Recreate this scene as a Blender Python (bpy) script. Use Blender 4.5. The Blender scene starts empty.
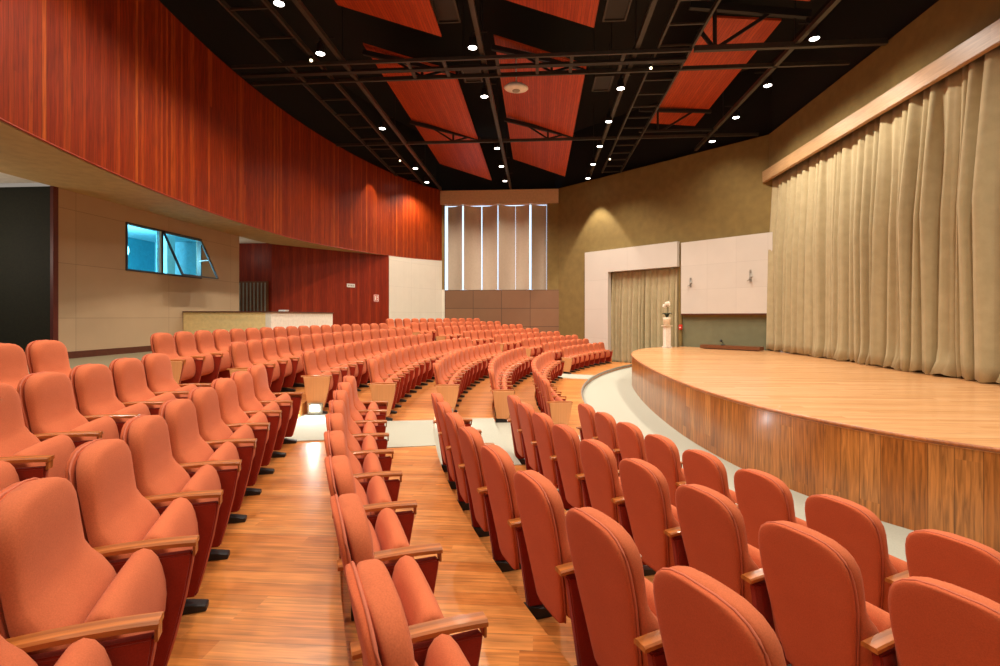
import bpy, bmesh, math, random
from math import sin, cos, pi, sqrt, atan2, radians

random.seed(7)
scene = bpy.context.scene
COL = scene.collection

# ------------------------------------------------------------------ camera
# room frame: +Y runs along the stage curtain, +X towards the stage, z = 0 is
# the floor in front of the stage.
F = 510.0
CAM_Z = 2.03
YAW = math.atan(38 / F)
cd = bpy.data.cameras.new('camera')
cd.sensor_fit = 'HORIZONTAL'
cd.sensor_width = 36.0
cd.lens = F / 1000 * 36.0
cd.shift_y = -(333 - 316.5) / 1000
cd.clip_start = 0.05
cd.clip_end = 200
cam = bpy.data.objects.new('camera', cd)
COL.objects.link(cam)
cam.location = (0, 0, CAM_Z)
cam.rotation_euler = (radians(90), 0, YAW)
scene.camera = cam

# ------------------------------------------------------------------ world, view
w = bpy.data.worlds.new('world')
scene.world = w
w.use_nodes = True
w.node_tree.nodes['Background'].inputs[0].default_value = (1.0, 0.86, 0.72, 1)
w.node_tree.nodes['Background'].inputs[1].default_value = 0.30
vs = scene.view_settings
vs.view_transform = 'Standard'
vs.look = 'None'
vs.gamma = 1
vs.use_curve_mapping = False
vs.exposure = -0.02
scene.cycles.max_bounces = 8
scene.cycles.diffuse_bounces = 5
scene.cycles.sample_clamp_indirect = 4.0

WARM = (1.0, 0.875, 0.73)
LAMP_W = 520.0        # each ceiling downlight


def lamp(name, kind, loc, power, color, radius=0.1, target=None, angle=None, blend=0.5):
    d = bpy.data.lights.new(name, kind)
    d.energy = power
    d.color = color
    d.shadow_soft_size = radius
    o = bpy.data.objects.new(name, d)
    COL.objects.link(o)
    o.location = loc
    if kind == 'SPOT':
        d.spot_size = radians(angle)
        d.spot_blend = blend
        t = target or (loc[0], loc[1], loc[2] - 1)
        v = [t[i] - loc[i] for i in range(3)]
        from mathutils import Vector
        o.rotation_euler = Vector(v).to_track_quat('-Z', 'Y').to_euler()
    return o


# ------------------------------------------------------------------ mesh helper
class MB:
    def __init__(self):
        self.v, self.f, self.uv, self.sm = [], [], [], []

    def face(self, idx, uv=None, smooth=False):
        self.f.append(tuple(idx)); self.uv.append(uv); self.sm.append(smooth)

    def quad(self, pts, uv=None, smooth=False):
        n = len(self.v)
        self.v += [tuple(p) for p in pts]
        self.face(range(n, n + len(pts)), uv, smooth)

    def box(self, x0, x1, y0, y1, z0, z1):
        self.hexa([(x0, y0), (x1, y0), (x1, y1), (x0, y1)], z0, z1)

    def hexa(self, poly, z0, z1):
        """vertical prism over a counter-clockwise polygon"""
        n = len(self.v); k = len(poly)
        za = z0 if hasattr(z0, '__len__') else [z0] * k
        zb = z1 if hasattr(z1, '__len__') else [z1] * k
        self.v += [(p[0], p[1], za[i]) for i, p in enumerate(poly)]
        self.v += [(p[0], p[1], zb[i]) for i, p in enumerate(poly)]
        self.face([n + i for i in reversed(range(k))])
        self.face([n + k + i for i in range(k)])
        for i in range(k):
            j = (i + 1) % k
            self.face([n + i, n + j, n + k + j, n + k + i])

    def beam(self, a, b, wd, ht):
        """rectangular bar from a to b (width across, height up)"""
        from mathutils import Vector
        a, b = Vector(a), Vector(b)
        d = (b - a).normalized()
        up = Vector((0, 0, 1))
        if abs(d.z) > 0.95:
            up = Vector((0, 1, 0))
        s = d.cross(up).normalized()
        u = s.cross(d).normalized()
        n = len(self.v)
        for p in (a, b):
            for (i, j) in ((-1, -1), (1, -1), (1, 1), (-1, 1)):
                q = p + s * (i * wd / 2) + u * (j * ht / 2)
                self.v.append(tuple(q))
        self.face([n + 3, n + 2, n + 1, n]); self.face([n + 4, n + 5, n + 6, n + 7])
        for i in range(4):
            j = (i + 1) % 4
            self.face([n + i, n + j, n + 4 + j, n + 4 + i])

    def rings(self, rings, cap=True, closed=True, smooth=True):
        n = len(self.v); k = len(rings[0])
        for r in rings:
            self.v += [tuple(p) for p in r]
        for a in range(len(rings) - 1):
            for i in range(k if closed else k - 1):
                j = (i + 1) % k
                self.face([n + a * k + i, n + a * k + j, n + (a + 1) * k + j, n + (a + 1) * k + i], None, smooth)
        if cap:
            self.face([n + i for i in reversed(range(k))], None, smooth)
            m = n + (len(rings) - 1) * k
            self.face([m + i for i in range(k)], None, smooth)

    def tube(self, path, r, n=6):
        from mathutils import Vector
        P = [Vector(p) for p in path]
        rs = []
        for i, p in enumerate(P):
            d = (P[min(i + 1, len(P) - 1)] - P[max(i - 1, 0)]).normalized()
            up = Vector((0, 0, 1)) if abs(d.z) < 0.9 else Vector((0, 1, 0))
            s = d.cross(up).normalized(); u = s.cross(d)
            rs.append([p + s * (r * cos(2 * pi * k / n)) + u * (r * sin(2 * pi * k / n)) for k in range(n)])
        self.rings(rs)

    def lathe(self, prof, cx=0, cy=0, n=20, smooth=True):
        self.rings([[(cx + r * cos(2 * pi * k / n), cy + r * sin(2 * pi * k / n), z) for k in range(n)] for r, z in prof], smooth=smooth)

    def ball(self, c, r, sx=1, sy=1, sz=1, n=10, m=7):
        rs = []
        for i in range(m + 1):
            a = -pi / 2 + pi * (0.04 + 0.92 * i / m)
            rs.append([(c[0] + r * sx * cos(a) * cos(2 * pi * k / n), c[1] + r * sy * cos(a) * sin(2 * pi * k / n), c[2] + r * sz * sin(a)) for k in range(n)])
        self.rings(rs)

    def mesh(self, name, mat, bevel=0.0, seg=2):
        me = bpy.data.meshes.new(name)
        me.from_pydata(self.v, [], self.f)
        me.materials.append(mat)
        for p, s in zip(me.polygons, self.sm):
            p.use_smooth = s
        if any(u is not None for u in self.uv):
            l = me.uv_layers.new(name='UVMap')
            for p, u in zip(me.polygons, self.uv):
                if u:
                    for li, q in zip(p.loop_indices, u):
                        l.data[li].uv = q
        if bevel > 0:
            bm = bmesh.new(); bm.from_mesh(me)
            bmesh.ops.remove_doubles(bm, verts=bm.verts, dist=1e-5)
            bmesh.ops.bevel(bm, geom=[e for e in bm.edges if len(e.link_faces) == 2 and e.calc_face_angle(0) > 0.5],
                            offset=bevel, segments=seg, affect='EDGES', clamp_overlap=True)
            bm.to_mesh(me); bm.free()
        me.update()
        return me


def link(name, me, parent=None, loc=None, rotz=None):
    o = bpy.data.objects.new(name, me)
    COL.objects.link(o)
    if parent is not None:
        o.parent = parent
    if loc is not None:
        o.location = loc
    if rotz is not None:
        o.rotation_euler = (0, 0, rotz)
    return o


def obj(name, mb, mat, parent=None, bevel=0.0, **k):
    return link(name, mb.mesh(name, mat, bevel), parent, **k)


def tag(o, label=None, cat=None, group=None, kind=None):
    if label: o['label'] = label
    if cat: o['category'] = cat
    if group: o['group'] = group
    if kind: o['kind'] = kind
    return o


def thing(name, label, cat, loc=(0, 0, 0), rotz=0, group=None):
    o = link(name, None, None, loc, rotz)
    o.empty_display_size = 0.1
    return tag(o, label, cat, group)


def struct(name, mb, mat, label=None, cat=None, parent=None, bevel=0.0):
    o = obj(name, mb, mat, parent, bevel)
    if parent is None:
        tag(o, label, cat, None, 'structure')
    return o


# ------------------------------------------------------------------ materials
class NT:
    def __init__(self, name):
        self.m = bpy.data.materials.new(name)
        self.m.use_nodes = True
        self.t = self.m.node_tree
        self.b = self.t.nodes['Principled BSDF']

    def n(self, kind, **k):
        x = self.t.nodes.new(kind)
        for a, v in k.items():
            setattr(x, a, v)
        return x

    def l(self, a, b):
        self.t.links.new(a, b)

    def math(self, op, a, b=None):
        x = self.n('ShaderNodeMath', operation=op)
        for i, q in enumerate((a, b)):
            if q is None: continue
            if isinstance(q, (int, float)): x.inputs[i].default_value = q
            else: self.l(q, x.inputs[i])
        return x.outputs[0]

    def ramp(self, fac, stops):
        r = self.n('ShaderNodeValToRGB')
        e = r.color_ramp.elements
        while len(e) < len(stops): e.new(0.5)
        for q, (p, c) in zip(e, stops):
            q.position = p; q.color = (*c, 1)
        self.l(fac, r.inputs[0])
        return r.outputs[0]

    def mix(self, fac, a, b, blend='MIX'):
        x = self.n('ShaderNodeMix', data_type='RGBA', blend_type=blend)
        for s, q in ((x.inputs[0], fac), (x.inputs[6], a), (x.inputs[7], b)):
            if isinstance(q, (int, float)): s.default_value = q
            elif isinstance(q, tuple): s.default_value = (*q, 1)
            else: self.l(q, s)
        return x.outputs[2]

    def bump(self, h, strength=0.3, dist=0.01):
        b = self.n('ShaderNodeBump')
        b.inputs['Strength'].default_value = strength
        b.inputs['Distance'].default_value = dist
        self.l(h, b.inputs['Height'])
        self.l(b.outputs[0], self.b.inputs['Normal'])


def plain(name, col, rough=0.6, metal=0.0, noise=0.08, scale=12.0, bump=0.0, spec=None):
    t = NT(name)
    tc = t.n('ShaderNodeTexCoord')
    no = t.n('ShaderNodeTexNoise'); no.inputs['Scale'].default_value = scale
    no.inputs['Detail'].default_value = 4
    t.l(tc.outputs['Object'], no.inputs['Vector'])
    lo = tuple(c * (1 - noise) for c in col); hi = tuple(min(1, c * (1 + noise)) for c in col)
    t.l(t.ramp(no.outputs[0], [(0.3, lo), (0.7, hi)]), t.b.inputs['Base Color'])
    t.b.inputs['Roughness'].default_value = rough
    t.b.inputs['Metallic'].default_value = metal
    if spec is not None: t.b.inputs['Specular IOR Level'].default_value = spec
    if bump: t.bump(no.outputs[0], bump, 0.01)
    return t.m


def fabric(name, col, hi, sheen=0.3, weave=700.0):
    t = NT(name)
    tc = t.n('ShaderNodeTexCoord')
    big = t.n('ShaderNodeTexNoise'); big.inputs['Scale'].default_value = 5.0
    fine = t.n('ShaderNodeTexNoise'); fine.inputs['Scale'].default_value = weave / 3
    fine.inputs['Detail'].default_value = 2
    oi = t.n('ShaderNodeObjectInfo')
    t.l(tc.outputs['Object'], big.inputs['Vector']); t.l(tc.outputs['Object'], fine.inputs['Vector'])
    c = t.ramp(big.outputs[0], [(0.3, col), (0.72, hi)])
    c = t.mix(0.22, c, t.ramp(fine.outputs[0], [(0.3, tuple(q * 0.55 for q in col)), (0.7, tuple(min(1, q * 1.3) for q in hi))]))
    var = t.math('ADD', t.math('MULTIPLY', oi.outputs['Random'], 0.14), 0.93)
    c = t.mix(1.0, c, var, 'MULTIPLY')
    t.l(c, t.b.inputs['Base Color'])
    t.b.inputs['Roughness'].default_value = 0.92
    t.b.inputs['Specular IOR Level'].default_value = 0.15
    t.b.inputs['Sheen Weight'].default_value = sheen
    t.b.inputs['Sheen Roughness'].default_value = 0.5
    t.bump(fine.outputs[0], 0.15, 0.002)
    return t.m


def planks(name, stops, width, source='Object', across='Y', along='X', length=1.8, rough=0.35, groove=0.35, grain=0.35, bump=0.25, coat=0.0, spec=0.5):
    """boards: width across, length along; colour per board from the stops"""
    t = NT(name)
    tc = t.n('ShaderNodeTexCoord')
    sp = t.n('ShaderNodeSeparateXYZ')
    t.l(tc.outputs[source], sp.inputs[0])
    a = sp.outputs[across]; b = sp.outputs[along]
    u = t.math('DIVIDE', a, width)
    row = t.math('FLOOR', u)
    wn = t.n('ShaderNodeTexWhiteNoise', noise_dimensions='1D'); t.l(row, wn.inputs['W'])
    v = t.math('ADD', t.math('DIVIDE', b, length), t.math('MULTIPLY', wn.outputs['Value'], 7.31))
    seg = t.math('FLOOR', v)
    cx = t.n('ShaderNodeCombineXYZ'); t.l(row, cx.inputs[0]); t.l(seg, cx.inputs[1])
    w2 = t.n('ShaderNodeTexWhiteNoise', noise_dimensions='2D'); t.l(cx.outputs[0], w2.inputs['Vector'])
    base = t.ramp(w2.outputs['Value'], stops)
    gx = t.n('ShaderNodeCombineXYZ')
    t.l(t.math('MULTIPLY', a, 38.0), gx.inputs[0]); t.l(t.math('MULTIPLY', b, 2.2), gx.inputs[1]); t.l(t.math('MULTIPLY', w2.outputs['Value'], 40.0), gx.inputs[2])
    gn = t.n('ShaderNodeTexNoise'); gn.inputs['Scale'].default_value = 1.0; gn.inputs['Detail'].default_value = 6; gn.inputs['Distortion'].default_value = 0.6
    t.l(gx.outputs[0], gn.inputs['Vector'])
    g = t.ramp(gn.outputs[0], [(0.32, (1 - grain,) * 3), (0.66, (1 + grain * 0.4,) * 3)])
    c = t.mix(1.0, base, g, 'MULTIPLY')
    fr = t.math('FRACT', u)
    edge = t.math('MINIMUM', fr, t.math('SUBTRACT', 1.0, fr))
    line = t.math('LESS_THAN', edge, 0.018 if width > 0.1 else 0.045)
    c = t.mix(t.math('MULTIPLY', line, groove), c, (0.01, 0.004, 0.002))
    t.l(c, t.b.inputs['Base Color'])
    t.b.inputs['Roughness'].default_value = rough
    t.b.inputs['Coat Weight'].default_value = coat
    t.b.inputs['Coat Roughness'].default_value = 0.15
    t.b.inputs['Specular IOR Level'].default_value = spec
    h = t.math('SUBTRACT', t.math('MULTIPLY', gn.outputs[0], 0.2), t.math('MULTIPLY', line, 0.8))
    t.bump(h, bump, 0.006)
    return t.m


def panels(name, col, w_u, w_v, source='UV', line=0.004, dark=0.45, noise=0.06, rough=0.7, off=(0, 0), scale=2.0, var=0.05):
    """large flat slabs with thin joints"""
    t = NT(name)
    tc = t.n('ShaderNodeTexCoord'); sp = t.n('ShaderNodeSeparateXYZ'); t.l(tc.outputs[source], sp.inputs[0])
    u = t.math('DIVIDE', t.math('ADD', sp.outputs[0], off[0]), w_u); v = t.math('DIVIDE', t.math('ADD', sp.outputs[1], off[1]), w_v)
    cx = t.n('ShaderNodeCombineXYZ'); t.l(t.math('FLOOR', u), cx.inputs[0]); t.l(t.math('FLOOR', v), cx.inputs[1])
    wn = t.n('ShaderNodeTexWhiteNoise', noise_dimensions='2D'); t.l(cx.outputs[0], wn.inputs['Vector'])
    no = t.n('ShaderNodeTexNoise'); no.inputs['Scale'].default_value = scale; no.inputs['Detail'].default_value = 6
    t.l(tc.outputs['Object'], no.inputs['Vector'])
    k = t.math('ADD', t.math('MULTIPLY', wn.outputs['Value'], var), t.math('MULTIPLY', no.outputs[0], noise * 2))
    k = t.math('ADD', k, 1 - noise - var / 2)
    c = t.mix(1.0, col, k, 'MULTIPLY')
    def edge(q, wd):
        fr = t.math('FRACT', q)
        return t.math('LESS_THAN', t.math('MINIMUM', fr, t.math('SUBTRACT', 1.0, fr)), line / wd)
    e = t.math('MAXIMUM', edge(u, w_u), edge(v, w_v))
    c = t.mix(t.math('MULTIPLY', e, dark), c, (0.02, 0.012, 0.008))
    t.l(c, t.b.inputs['Base Color'])
    t.b.inputs['Roughness'].default_value = rough
    return t.m


def glow(name, col, strength):
    t = NT(name)
    t.b.inputs['Base Color'].default_value = (*col, 1)
    t.b.inputs['Emission Color'].default_value = (*col, 1)
    t.b.inputs['Emission Strength'].default_value = strength
    return t.m


M = {}
M['coral'] = fabric('coral_fabric', (0.50, 0.122, 0.048), (0.57, 0.148, 0.060), 0.05)
M['coral_back'] = fabric('coral_back_fabric', (0.48, 0.096, 0.034), (0.53, 0.115, 0.042), 0.05)
M['piping'] = plain('coral_piping', (0.50, 0.12, 0.055), 0.8)
M['red_panel'] = fabric('dark_red_fabric', (0.25, 0.018, 0.005), (0.29, 0.024, 0.007), 0.1)
M['arm_wood'] = planks('arm_wood', [(0, (0.37, 0.105, 0.018)), (1, (0.44, 0.135, 0.026))], 0.3, along='Y', across='X', length=3, rough=0.35, groove=0, coat=0.2)
M['end_wood'] = planks('end_veneer', [(0, (0.62, 0.265, 0.095)), (1, (0.66, 0.29, 0.11))], 1.5, along='Z', across='Y', length=3, rough=0.4, groove=0, grain=0.06)
M['black'] = plain('black_metal', (0.012, 0.012, 0.013), 0.45)
M['floor_wood'] = planks('floor_planks', [(0, (0.56, 0.19, 0.040)), (0.35, (0.64, 0.235, 0.054)), (0.7, (0.70, 0.275, 0.068)), (1, (0.76, 0.32, 0.090))], 0.115, along='X', across='Y', length=1.3, rough=0.3, groove=0.3, grain=0.35, coat=0.15)
M['stage_wood'] = planks('stage_planks', [(0, (0.64, 0.31, 0.12)), (0.5, (0.72, 0.37, 0.155)), (1, (0.78, 0.42, 0.19))], 0.11, along='X', across='Y', length=2.2, rough=0.27, groove=0.18, grain=0.2, coat=0.25)
M['fascia_wood'] = planks('fascia_boards', [(0, (0.34, 0.105, 0.018)), (0.4, (0.42, 0.140, 0.026)), (0.75, (0.47, 0.170, 0.034)), (1, (0.54, 0.215, 0.055))], 0.19, source='UV', across='X', along='Y', length=4, rough=0.3, groove=0.5, grain=0.5, coat=0.3)
M['band_wood'] = planks('red_wood_boards', [(0, (0.22, 0.020, 0.002)), (0.6, (0.28, 0.032, 0.003)), (0.9, (0.36, 0.054, 0.005)), (1, (0.44, 0.085, 0.010))], 0.085, source='UV', across='X', along='Y', length=40, rough=0.42, groove=0.55, grain=0.4, spec=0.3)
M['recess_wood'] = planks('dark_red_boards', [(0, (0.20, 0.014, 0.003)), (0.6, (0.25, 0.020, 0.004)), (1, (0.31, 0.032, 0.006))], 0.12, source='UV', across='X', along='Y', length=40, rough=0.45, groove=0.5, grain=0.35, spec=0.3)
M['cloud_wood'] = planks('orange_red_slats', [(0, (0.38, 0.038, 0.005)), (0.5, (0.44, 0.052, 0.007)), (1, (0.52, 0.072, 0.011))], 0.075, source='UV', across='X', along='Y', length=40, rough=0.5, groove=0.75, grain=0.25)
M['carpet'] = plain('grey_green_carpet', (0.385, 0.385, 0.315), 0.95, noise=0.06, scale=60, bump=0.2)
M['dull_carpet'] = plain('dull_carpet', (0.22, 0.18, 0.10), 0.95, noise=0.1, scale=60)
M['booth_panel'] = panels('beige_wall_slabs', (0.46, 0.33, 0.20), 2.45, 1.02, off=(0.72, -3.02 + 1.02 * 4), noise=0.10, scale=1.3)
M['white_panel'] = panels('white_wall_slabs', (0.56, 0.52, 0.46), 1.045, 0.89, off=(0.06, -2.13 + 0.89 * 4), noise=0.05, dark=0.2, rough=0.45)
M['white_slab'] = panels('white_lower_slabs', (0.70, 0.66, 0.56), 1.6, 1.1, off=(0, -0.02), noise=0.06, dark=0.25)
M['portal_white'] = panels('portal_slabs', (0.57, 0.53, 0.47), 6.0, 1.25, off=(0.6, -2.35 + 1.25 * 4), noise=0.04, dark=0.25, rough=0.45)
M['tile_brown'] = panels('brown_wall_tiles', (0.20, 0.098, 0.045), 1.36, 0.86, off=(4.45, -3.28 + 0.86 * 6), line=0.012, dark=0.7, noise=0.08, var=0.2)
M['olive'] = plain('olive_rough_plaster', (0.19, 0.128, 0.036), 0.9, noise=0.10, scale=4, bump=0.4)
M['olive_dark'] = plain('green_grey_plaster', (0.155, 0.155, 0.085), 0.9, noise=0.08, scale=3)
M['soffit'] = plain('tan_soffit_paint', (0.50, 0.345, 0.145), 0.85, noise=0.1, scale=5)
M['white_paint'] = plain('white_paint', (0.74, 0.70, 0.62), 0.6)
M['cream'] = plain('cream_paint', (0.85, 0.66, 0.31), 0.6)
M['greywhite'] = plain('greyish_white_paint', (0.80, 0.75, 0.64), 0.6)
M['dark_green'] = plain('dark_green_black_panel', (0.012, 0.012, 0.004), 0.8, noise=0.3, scale=30)
M['jamb_red'] = plain('dark_red_jamb', (0.10, 0.010, 0.004), 0.5)
M['base_brown'] = plain('dark_brown_base', (0.09, 0.022, 0.010), 0.5)
M['deck_black'] = plain('black_ceiling_paint', (0.006, 0.006, 0.006), 0.9)
M['steel'] = plain('dark_grey_steel', (0.032, 0.026, 0.019), 0.5, noise=0.15)
M['steel_black'] = plain('black_painted_steel', (0.010, 0.008, 0.007), 0.6)
M['curtain'] = fabric('sand_curtain_cloth', (0.385, 0.325, 0.185), (0.45, 0.38, 0.225), 0.1, 900)
M['pelmet'] = planks('pelmet_wood', [(0, (0.38, 0.225, 0.10)), (1, (0.45, 0.27, 0.13))], 0.6, along='Y', across='Z', length=4, rough=0.4, groove=0, grain=0.2)
M['louver'] = plain('satin_white_louver', (0.52, 0.43, 0.33), 0.4, noise=0.04)
M['header'] = plain('tan_header', (0.58, 0.38, 0.21), 0.6)
M['daylight'] = glow('daylight_pane', (0.55, 0.76, 1.0), 1.6)
M['lens'] = glow('lamp_lens', (1.0, 0.95, 0.85), 14.0)
M['led'] = glow('small_led', (1.0, 0.78, 0.5), 4.0)
M['steplens'] = glow('step_lamp_lens', (0.9, 1.0, 0.97), 45.0)
M['white_metal'] = plain('white_metal', (0.75, 0.74, 0.70), 0.35)
M['grey_metal'] = plain('grey_metal', (0.35, 0.34, 0.30), 0.4, 0.6)
M['frame_dark'] = plain('dark_window_frame', (0.03, 0.035, 0.04), 0.4)
M['teal'] = plain('teal_booth_wall', (0.04, 0.30, 0.40), 0.7)
M['booth_white'] = plain('booth_white_paint', (0.45, 0.75, 0.85), 0.6)
M['red_plastic'] = plain('red_plastic', (0.55, 0.03, 0.015), 0.4)
M['sign_white'] = plain('sign_white', (0.8, 0.78, 0.72), 0.5)
M['sign_grey'] = plain('sign_grey', (0.30, 0.28, 0.24), 0.5)
M['petal'] = plain('white_petal', (0.85, 0.80, 0.68), 0.6)
M['leaf'] = plain('dark_green_leaf', (0.02, 0.035, 0.018), 0.5)
M['pot'] = plain('cream_ceramic', (0.70, 0.58, 0.42), 0.35)
M['dark_wood'] = plain('dark_brown_wood', (0.16, 0.055, 0.018), 0.4)
gl = NT('window_glass')
gl.b.inputs['Base Color'].default_value = (0.80, 0.95, 1.0, 1)
gl.b.inputs['Roughness'].default_value = 0.02
gl.b.inputs['Transmission Weight'].default_value = 1.0
gl.b.inputs['IOR'].default_value = 1.05
M['glass'] = gl.m


# ------------------------------------------------------------------ seat arcs
cY, sY = cos(YAW), sin(YAW)


def c2r(x, y):                      # turn the survey frame into the room frame
    return (x * cY - y * sY, x * sY + y * cY)


CX, CY = 18.72, 9.42                # centre of the seat arcs (survey frame)


def arc(R, th):
    R += 0.85 * max(0.0, th) * min(1.0, max(0.0, (19.3 - R) / 1.3))   # the front rows open out towards the portal
    return c2r(CX - R * cos(th), CY + R * sin(th))


ROWS = ['front', 'second', 'third', 'fourth', 'fifth', 'sixth', 'seventh', 'eighth']
RAD = dict(zip(ROWS, [18.01, 18.91, 19.83, 20.74, 21.64, 22.42, 23.22, 24.05]))
FLOOR = dict(zip(ROWS, [0.11, 0.25, 0.385, 0.525, 0.655, 0.82, 0.955, 1.09]))
BACK_FLOOR = 1.24
PITCH = 0.55

# ------------------------------------------------------------------ floors
mb = MB()
mb.box(-13, 9, -6, 26, -0.4, 0.0)
struct('floor', mb, M['carpet'], 'pale grey green floor between the front row and the stage', 'floor')


def ring_sector(r0, r1, t0, t1, z0, z1, n=60):
    mb = MB()
    base = 0
    for i in range(n + 1):
        t = t0 + (t1 - t0) * i / n
        a, b = arc(r0, t), arc(r1, t)
        mb.v += [(a[0], a[1], z0), (b[0], b[1], z0), (b[0], b[1], z1), (a[0], a[1], z1)]
    for i in range(n):
        k, j = 4 * i, 4 * (i + 1)
        for a, b in ((0, 1), (1, 2), (2, 3), (3, 0)):
            mb.face([k + b, k + a, j + a, j + b])
    mb.face([0, 1, 2, 3]); m = 4 * n; mb.face([m + 3, m + 2, m + 1, m])
    return mb


TH0, TH1 = -1.05, 0.72
edges = [16.85] + [RAD[r] - 0.05 for r in ROWS]
for i, r in enumerate(ROWS):
    mb = ring_sector(edges[i], edges[i + 1], TH0, TH1, -0.02, FLOOR[r])
    tag(struct('floor', mb, M['floor_wood']), 'wooden step of the %s row of seats' % r, 'floor')
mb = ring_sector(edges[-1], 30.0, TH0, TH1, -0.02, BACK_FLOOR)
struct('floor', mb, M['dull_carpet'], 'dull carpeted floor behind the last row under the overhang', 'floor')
# nosing of the front step
mb = MB()
mb.tube([(*arc(16.84, TH0 + (TH1 - TH0) * i / 90), FLOOR['front'] - 0.02) for i in range(91)], 0.028, 6)
struct('trim_1', mb, M['grey_metal'], 'grey metal nosing along the curved front step', 'trim')
# seat runs: angle of the first seat, number of seats ------------------------------
NEAR = {'front': (-0.400, 8), 'second': (-0.4228, 9), 'third': (-0.4128, 8), 'fourth': (-0.406 - 0.0265, 10), 'fifth': (-0.3738 - 0.0254, 9), 'sixth': (-0.2866 - 0.0735, 7), 'seventh': (-0.2414 - 0.0237, 3)}
MID = {'front': (-0.050, 14), 'second': (-0.030, 13), 'third': (-0.046, 14), 'fourth': (-0.0867, 16), 'fifth': (-0.091, 15), 'sixth': (-0.115, 17), 'seventh': (-0.128, 18)}
FAR_ST = {'front': 0.452, 'second': 0.45, 'third': 0.446, 'fourth': 0.43, 'fifth': 0.40, 'sixth': 0.378, 'seventh': 0.362, 'eighth': 0.352}
FAR_N = {'front': 8, 'second': 8, 'third': 9, 'fourth': 10, 'fifth': 11, 'sixth': 12, 'seventh': 12, 'eighth': 12}


def carpet_patch(r, t0, t1):
    i = ROWS.index(r)
    return ring_sector(edges[i], edges[i + 1], t0, t1, FLOOR[r], FLOOR[r] + 0.008, 4)


def merge(list_mb):
    out = MB()
    for m in list_mb:
        n = len(out.v)
        out.v += m.v
        for q, u, s in zip(m.f, m.uv, m.sm):
            out.face([n + k for k in q], u, s)
    return out


pa, pb = [], []
for r in ROWS[:-1]:
    st, n = NEAR[r]; d = PITCH / RAD[r]
    pa.append(carpet_patch(r, max(st + (n - 1) * d + d * 0.62, -0.21), MID[r][0] - d * 0.62))
    st, n = MID[r]
    pb.append(carpet_patch(r, st + (n - 1) * d + d * 0.65, FAR_ST[r] - d * 0.65))
struct('floor', merge(pa), M['carpet'], 'pale carpet strip of the lit cross aisle', 'floor')
struct('floor', merge(pb), M['carpet'], 'pale carpet strip of the second aisle by the far seats', 'floor')

# ------------------------------------------------------------------ left wood band and soffit
LC, LR = (18.28, 12.956), 25.78       # plan circle of the wood band


def lpt(y, off=0.0):                 # point of the band at room y; off = behind it
    R = LR + off - (0.30 * ((y - 21.6) / 2.6) ** 2 if y > 21.6 else 0)
    return (LC[0] - sqrt(R * R - (y - LC[1]) ** 2), y)


def zb(y):                            # underside of the band
    return 4.39 if y < 15 else 4.39 + 0.33 * ((y - 15) / 9.5) ** 1.2


YS = [1.0 + (24.2 - 1.0) * i / 70 for i in range(71)]
mb = MB()
s_ = 0.0
for a, b in zip(YS[:-1], YS[1:]):
    p, q = lpt(a), lpt(b)
    d = sqrt((p[0] - q[0]) ** 2 + (p[1] - q[1]) ** 2)
    mb.quad([(q[0], q[1], zb(b)), (p[0], p[1], zb(a)), (p[0], p[1], 8.08), (q[0], q[1], 8.08)],
            [(s_ + d, zb(b)), (s_, zb(a)), (s_, 8.08), (s_ + d, 8.08)], True)
    p2, q2 = lpt(a, 0.25), lpt(b, 0.25)
    mb.quad([(p[0], p[1], 8.08), (p2[0], p2[1], 8.08), (q2[0], q2[1], 8.08), (q[0], q[1], 8.08)], [(0, 0)] * 4)
    mb.quad([(p2[0], p2[1], 4.6), (q2[0], q2[1], 4.6), (q2[0], q2[1], 8.08), (p2[0], p2[1], 8.08)], [(0, 0)] * 4)
    s_ += d
struct('wall_left', mb, M['band_wood'], 'curved red wood boarded wall band above the overhang', 'wall')
mb = MB()
mb.tube([(lpt(y, -0.006)[0], y, zb(y) + 0.012) for y in YS], 0.014, 6)
struct('trim_20', mb, plain('red_edge', (0.30, 0.03, 0.006), 0.45), 'thin red edge along the bottom of the wood band', 'trim')
mb = MB()
YS2 = [y for y in YS if y < 21.2]
for a, b in zip(YS2[:-1], YS2[1:]):
    p, q = lpt(a, .03), lpt(b, .03)
    xa = min(-8.77, p[0] - .05) if a < 16.2 else max(-8.77, -8.77 + (a - 16.2) / 4.9 * 2.6)
    xb = min(-8.77, q[0] - .05) if b < 16.2 else max(-8.77, -8.77 + (b - 16.2) / 4.9 * 2.6)
    xa, xb = min(xa, p[0] - 0.02), min(xb, q[0] - 0.02)
    mb.hexa([(xa, a), (p[0], a), (q[0], b), (xb, b)], [zb(a), zb(a), zb(b), zb(b)], [zb(a) + .16, zb(a) + .16, zb(b) + .16, zb(b) + .16])
struct('ceiling', mb, M['soffit'], 'tan underside of the overhang along the left wall', 'ceiling')
# lighter ceiling further back
mb = MB(); mb.box(-13, -8.80, 1, 8.4, 4.40, 4.55)
struct('ceiling', mb, M['white_paint'], 'pale ceiling of the entrance beyond the dark panel', 'ceiling')
mb = MB(); mb.box(-13, -8.60, 14.42, 21, 4.45, 4.6)
struct('ceiling', mb, M['white_paint'], 'pale ceiling over the recess beside the booth wall', 'ceiling')

# ------------------------------------------------------------------ projection booth
WY0, WY1, WZ0, WZ1 = 10.25, 12.70, 3.01, 4.05
mb = MB()


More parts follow.
